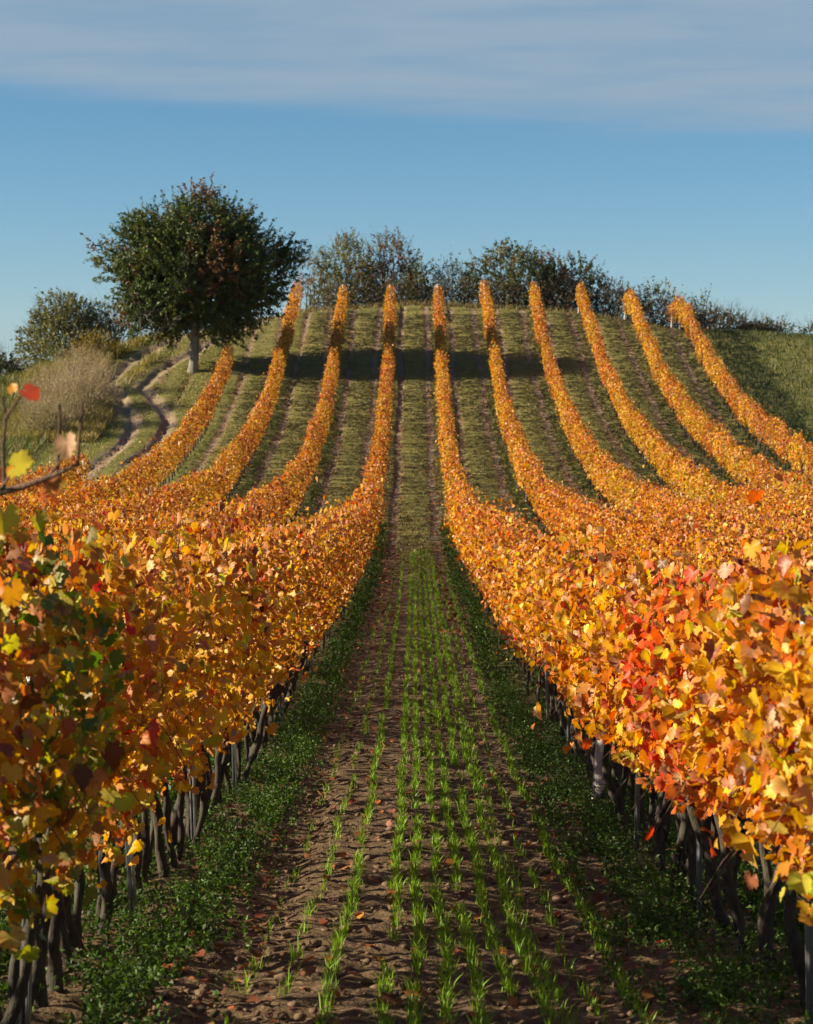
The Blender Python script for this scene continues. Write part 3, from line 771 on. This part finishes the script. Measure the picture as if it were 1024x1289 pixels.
# along the crest, left to right
shrub('hedge_shrub', 'thin brown shrub with bare twigs just right of the cherry tree', -5.9, 114.5, 2.3, 3.6, [BRN, OLV], 8, 120, 7, .075, twigs=45)
shrub('hedge_shrub', 'broad olive green shrub with twiggy top behind the second row left of the lane', -3.9, 115, 3.6, 4.1, [OLV, BRN, OLV], 11, 520, 13, .075, twigs=60, top_leaf=10)
shrub('hedge_shrub', 'reddish brown shrub topped with a fan of bare twigs, left of the lane', -1.5, 115.3, 3.4, 4.2, [RED, OLV, BRN], 12, 420, 12, .07, twigs=90, twig_len=(.7, 1.3), top_leaf=4)
shrub('hedge_shrub', 'low shrub with yellowish leafy shoots at the head of the central lane', .05, 114.4, 1.7, 2.7, [OLV, GRN], 7, 130, 10, .085, twigs=28, top_leaf=16, twig_len=(.6, 1.0))
shrub('hedge_shrub', 'sparse grey green shrub in the dip behind the first row right of the lane', 2.2, 115.5, 2.8, 2.6, [GRN, GRY, OLV], 8, 200, 9, .07, twigs=40, top_leaf=8)
shrub('hedge_shrub', 'large dark green shrub with upright leafy shoots right of the lane', 5.6, 115, 5.2, 3.5, [GRN, GRN, OLV, BRN], 16, 560, 14, .085, twigs=60, top_leaf=22, twig_len=(.7, 1.4), shape=.7)
shrub('hedge_shrub', 'dark shrub with brownish upright shoots behind the fourth row right of the lane', 9.0, 115, 3.6, 3.2, [GRN, BRN, GRN], 12, 330, 13, .085, twigs=40, top_leaf=20, twig_len=(.7, 1.5), shape=.7)
shrub('sapling', 'thin sapling with few brown leaves between two crest shrubs', 11.6, 115, 1.3, 2.9, [BRN, GRN], 4, 26, 7, .08, twigs=12, top_leaf=12, twig_len=(.6, 1.1), cat='sapling')
shrub('hedge_shrub', 'sparse shrub with scattered green leaves behind the fifth row right of the lane', 14.0, 115.5, 3.0, 2.6, [GRN, OLV], 9, 90, 8, .085, twigs=34, top_leaf=14, twig_len=(.6, 1.2))
shrub('hedge_shrub', 'small leafy shoots rising from the dry bank behind the sixth row', 16.6, 115, 2.0, 1.9, [GRN, OLV], 6, 40, 8, .08, twigs=22, top_leaf=11)
BK = 'dark dry bramble thickets along the crest at right'
for (x, y, wd, h) in ((8.4, 113.6, 3.6, 1.9), (11.3, 113.8, 3.8, 2.0), (14.2, 113.6, 4.2, 2.0), (17.2, 113.4, 3.8, 1.5), (19.3, 113.2, 2.6, .9)):
    shrub('bramble_thicket', 'low dark brown bramble thicket on the crest behind the right hand rows', x, y, wd, h, [(.085, .062, .04), (.13, .09, .055), (.08, .08, .035)], 22, 520, 9, .055, twigs=60, twig_len=(.2, .5), cat='thicket', group=BK, shape=.6, low=.02)
for (x, y, wd, h) in ((-3.4, 113.5, 3.4, 1.7), (-.6, 113.4, 3.0, 1.7), (2.4, 113.6, 3.4, 1.8), (5.2, 113.4, 3.2, 1.8)):
    shrub('bramble_thicket', 'low dark bramble thicket on the crest between the middle rows', x, y, wd, h, [(.12, .095, .05), (.09, .09, .035)], 18, 380, 9, .055, twigs=40, twig_len=(.2, .5), cat='thicket', group='dark bramble thickets at the head of the middle rows', shape=.6, low=.02)
shrub('hedge_shrub', 'small dark shrub on the far right skyline', 21.2, 117, 2.6, 1.25, [GRN, GRY], 7, 110, 10, .07, twigs=20, top_leaf=8, twig_len=(.2, .5))
shrub('hedge_shrub', 'low straggling shrub at the right edge of the skyline', 23.4, 117, 2.4, 1.0, [GRN, BRN], 7, 100, 10, .07, twigs=16, top_leaf=8, twig_len=(.2, .5))
# left side
shrub('hedge_shrub', 'tall olive green shrub with fine bare twigs left of the cherry tree', -18.7, 107.0, 4.6, 4.5, [OLV, (.13, .14, .05), (.10, .10, .04)], 16, 900, 17, .075, twigs=150, twig_len=(.6, 1.2), shape=.85)
shrub('hedge_shrub', 'dark shrub tucked between the olive shrub and the cherry tree', -16.6, 108.5, 3.6, 3.3, [GRN, OLV, BRN], 10, 300, 11, .07, twigs=50)
shrub('hedge_shrub', 'dark bush at the far left edge of the field', -20.9, 100, 2.4, 1.6, [GRN, (.06, .045, .02)], 9, 280, 11, .075, twigs=40)
shrub('hedge_shrub', 'small bright green bush at the foot of the olive shrub', -18.5, 103.5, 1.8, 1.4, [(.10, .13, .03), OLV], 7, 130, 11, .06, twigs=10)
shrub('yellow_bush', 'small yellow autumn bush on the bank beside the dirt track', -16.2, 101.5, 2.2, 1.5, [YEL, (.22, .18, .04), OLV], 9, 240, 12, .05, twigs=20, twig_len=(.2, .5), cat='bush')
GS = 'pale leafless scrub on the bank left of the dirt track'
for (x, y, wd, h) in ((-15.3, 88.2, 2.5, 1.9), (-14.7, 91.5, 2.4, 1.8), (-15.9, 94.6, 2.6, 1.8), (-16.6, 90.4, 2.4, 1.7), (-15.9, 85.8, 2.0, 1.3)):
    shrub('dry_scrub', 'pale grey leafless scrub on the bank left of the dirt track', x, y, wd, h, [[(.36, .28, .17), (.30, .21, .11)], [(.30, .27, .22), (.24, .20, .15)], [(.24, .22, .08), (.34, .26, .12)], [(.20, .20, .07), (.30, .24, .12)], [(.33, .26, .18), (.22, .17, .11)]][int(y * 10) % 5], 46, 420, 4, .04, twigs=150, twig_len=(.25, .6), tmat=M_DRY, cat='scrub', group=GS, low=.02, upright=.9)

# ------------------------------------------------------------------ ground cover (nobody could count it)
def blades(mb, base, h, wd, lean, rgb):
    n = len(base); a = rng.uniform(0, 2 * np.pi, n); s = np.stack([np.cos(a), np.sin(a), np.zeros(n)], -1)
    la = rng.uniform(0, 2 * np.pi, n); L = np.stack([np.cos(la), np.sin(la), np.zeros(n)], -1) * (lean * h)[:, None]
    up = np.array([0, 0, 1.0]); hh = h[:, None]; w2 = wd[:, None]
    v = np.stack([base - s * w2, base + s * w2, base + L * .35 + up * hh * .6 + s * w2 * .8, base + L * .35 + up * hh * .6 - s * w2 * .8, base + L + up * hh], 1)
    o = (np.arange(n) * 5)[:, None]
    c = np.repeat(np.concatenate([rgb, np.zeros((n, 1))], -1)[:, None], 5, 1); c[:, 4, 3] = 1; c[:, 2:4, 3] = .5
    q = o + np.array([[0, 1, 2, 3]]); t = o + np.array([[3, 2, 4]])
    nv = mb.nv
    mb.v.append(v.reshape(-1, 3)); mb.c.append(c.reshape(-1, 4)); mb.f.append(q + nv); mb.f.append(t + nv); mb.nv += n * 5

def on_ground(x, y, sink=.01):
    return np.stack([x, y, gz(x, y) - sink], -1)

# seedlings drilled in lines along the central lane
mb = MB()
for xr, dens, y1 in ((-.62, .10, 40), (-.46, .25, 48), (-.30, .8, 52), (-.09, 1.0, 54), (.01, .95, 54), (.115, .95, 54), (.215, 1, 54), (.325, 1, 54), (.43, .95, 54), (.49, .35, 50), (.60, .25, 48), (.76, .8, 50)):
    y = np.arange(4.6, y1, .016); y = y + rng.normal(0, .012, len(y))
    gap = np.sin(y * 2.3 + xr * 9) + np.sin(y * 5.9 + xr * 31) + rng.normal(0, .7, len(y)) + 1.2 * np.sin(y * .8 + xr * 17)
    y = y[(rng.random(len(y)) < dens) & (gap > -1.35)]
    y = y[rng.random(len(y)) < np.clip(1.3 - y / 60, .35, 1)]
    k = np.repeat(np.arange(len(y)), 3)
    n = len(k); x = xr + .012 * np.sin(y[k] * 1.7 + xr * 7) + rng.normal(0, .013, n)
    b = on_ground(x, y[k] + rng.normal(0, .012, n))
    rgb = np.array([.19, .33, .028]) * rng.normal(1, .18, (n, 1)).clip(.5, 1.6) * rng.normal(1, .06, (n, 3))
    blades(mb, b, rng.uniform(.03, .085, n), rng.uniform(.0016, .003, n) * (1 + y[k] / 40), rng.uniform(.1, .75, n), rgb)
g = kind(mb.build('seedling_grass', M_GRASS), 'stuff'); g['label'] = 'bright green grass seedlings drilled in lines along the central lane'

# short grass over the hillside lanes, the track verge and the meadows
mb = MB()
def grass_patch(n, x0, x1, y0, y1, h, rgb, keep=None, lean=(.2, .9), wd=.012, dryf=.34):
    x = rng.uniform(x0, x1, n); y = rng.uniform(y0, y1, n)
    if keep is not None:
        m = keep(x, y); x, y = x[m], y[m]
    n = len(x); t = smooth_noise(x, y, 3.0, 7)[:, None] * .25 + 1
    c = np.array(rgb) * rng.normal(1, .22, (n, 1)).clip(.4, 1.8) * t.clip(.5, 1.6)
    drym = rng.random(n) < dryf; c[drym] = np.array([.27, .21, .09]) * rng.normal(1, .2, (drym.sum(), 1))
    blades(mb, on_ground(x, y), rng.uniform(h * .5, h * 1.3, n), np.full(n, wd) * (.6 + y / 120), rng.uniform(*lean, n), c)
def lane_keep(x, y):
    u = np.mod(x, S); u = np.minimum(u, S - u)
    return (np.abs(u - .66) > .19 + .05 * np.sin(y)) & (track_dist(x, y) > .42) & (rng.random(len(x)) < .55 + .45 * smooth_noise(x, y, 1.3, 9))
grass_patch(150000, -12, 15.6, 48, 112, .075, (.20, .195, .05), lane_keep)
grass_patch(26000, -16, -9, 76, 113, .10, (.19, .21, .045), lambda x, y: track_dist(x, y) > .46)
grass_patch(36000, 15.4, 26, 60, 116, .22, (.055, .072, .02), dryf=.06)  # right meadow: shade is put into the darker blade colour
grass_patch(26000, -24, -15.5, 70, 100, .40, (.10, .125, .035), lambda x, y: x < -14.9 - .05 * (y - 70))
grass_patch(16000, -18.5, -13.6, 84, 100, .42, (.30, .25, .09), lambda x, y: (track_dist(x, y) > .9) & (x > -18 + .0 * y))
grass_patch(12000, -19, -13.0, 95, 112, .55, (.24, .21, .06), lambda x, y: track_dist(x, y) > .8)
grass_patch(7000, -7, 20, 111.5, 114, .32, (.17, .14, .07))
g = kind(mb.build('grass', M_GRASS), 'stuff'); g['label'] = 'short green and tan grass on the hillside lanes and meadows'

# leafy weeds in the strip under the vines
mb = MB()
def weeds(x0, y0, y1, per_m, size, side):
    n = int((y1 - y0) * per_m); y = rng.uniform(y0, y1, n)
    x = x0 + side * np.abs(rng.normal(.28, .12, n))
    ok = smooth_noise(x * 3, y, 1.3, 221 + int(x0 * 7)) + rng.normal(0, .25, n) > -.2; x, y = x[ok], y[ok]; n = len(x)
    hgt = rng.uniform(.04, .22, n) * (1 + .5 * smooth_noise(x, y, 1.1, 5)).clip(.35, 1.6)
    base = on_ground(x, y)
    shoots(mb, None, base, rng.normal(0, .35, (n, 3)) + np.array([0, 0, 1.0]), hgt, 9, size, np.array([.058, .118, .022]) * rng.normal(1, .25, (n, 1)).clip(.5, 1.9), .1, .002, spread=1.1)
for k, (x, a, b) in ROWS.items():
    for side in (-1, 1):
        if abs(k) == 1 and side == -k:
            weeds(x, 4.6, 22, 480, .013, side); weeds(x, 22, 62, 120, .022, side); weeds(x, 4.6, 24, 400, .016, -side); weeds(x - side * .30, 4.6, 20, 260, .012, side)  # weeds behind and between the trunks added thickly to block light under the canopy
        elif abs(k) == 1 or abs(x) < 15:
            y0 = max(5, (abs(x) - 1) * 2500 / 530)
            if y0 < b: weeds(x, y0, min(b, 96), 22, .030, side)
g = kind(mb.build('weeds', M_GRASS), 'stuff'); g['label'] = 'dark green leafy weeds in strips under the vines'

# fallen leaves and clods
mb = MB()
n = 2800
y = 4.6 + (rng.random(n) ** 1.7) * 60; x = rng.normal(0, .75, n)
edge = rng.random(n) < .45; x[edge] = np.where(rng.random(edge.sum()) < .5, -1, 1) * np.abs(rng.normal(.95, .22, edge.sum()))
c = on_ground(x, y, -.022)
leaves(mb, MIDLEAF, c, np.array([0, 0, 1.0]) + rng.normal(0, .35, (n, 3)), rng.normal(0, 1, (n, 3)), rng.uniform(.014, .042, n), pick('top', n) * np.array([.40, .36, .36]), (-.8, 1.6))
n = 16000
ks = rng.choice(list(ROWS), n); y = rng.uniform(30, 111, n); x = np.array([row_x(k) for k in ks]) + rng.choice([-1, 1], n) * np.abs(rng.normal(.62, .16, n))
leaves(mb, KITE, on_ground(x, y, -.02), np.array([0, 0, 1.0]) + rng.normal(0, .35, (n, 3)), rng.normal(0, 1, (n, 3)), rng.uniform(.03, .075, n), pick('top', n) * np.array([.42, .36, .36]), (-.8, 1.6))
g = kind(mb.build('leaf_litter', M_LITTER), 'stuff'); g['label'] = 'brown fallen vine leaves scattered over the lanes'

mb = MB()
phi = (1 + 5 ** .5) / 2
ico = unit(np.array([(-1, phi, 0), (1, phi, 0), (-1, -phi, 0), (1, -phi, 0), (0, -1, phi), (0, 1, phi), (0, -1, -phi), (0, 1, -phi), (phi, 0, -1), (phi, 0, 1), (-phi, 0, -1), (-phi, 0, 1)], float))
icf = np.array([(0, 11, 5), (0, 5, 1), (0, 1, 7), (0, 7, 10), (0, 10, 11), (1, 5, 9), (5, 11, 4), (11, 10, 2), (10, 7, 6), (7, 1, 8), (3, 9, 4), (3, 4, 2), (3, 2, 6), (3, 6, 8), (3, 8, 9), (4, 9, 5), (2, 4, 11), (6, 2, 10), (8, 6, 7), (9, 8, 1)])
n = 9000; y = 4.6 + (rng.random(n) ** 1.8) * 32; x = rng.uniform(-1.05, 1.05, n)
sz = rng.gamma(1.6, .005, n).clip(.003, .032)
v = ico[None] * sz[:, None, None] * rng.uniform(.6, 1.25, (n, 12, 1)) * np.array([1.15, 1.0, .7]) + on_ground(x, y, -.002)[:, None]
mb.add(v.reshape(-1, 3), (icf[None] + (np.arange(n) * 12)[:, None, None]).reshape(-1, 3))
g = kind(mb.build('soil_clods', M_CLOD), 'stuff'); g['label'] = 'crumbly brown soil clods on the lane floor'

# ------------------------------------------------------------------ the air: a closed box of thin even haze
mb = MB(); box(mb, (-9500, -70, -60), (9500, 12500, 420))
m, N = mat_new('haze'); pv = N.n('ShaderNodeVolumePrincipled')
pv.inputs['Color'].default_value = (.62, .76, .95, 1); pv.inputs['Density'].default_value = 0.00003
o = N.n('ShaderNodeOutputMaterial'); N.l(pv.outputs[0], o.inputs['Volume'])
kind(mb.build('haze', m), 'stuff')
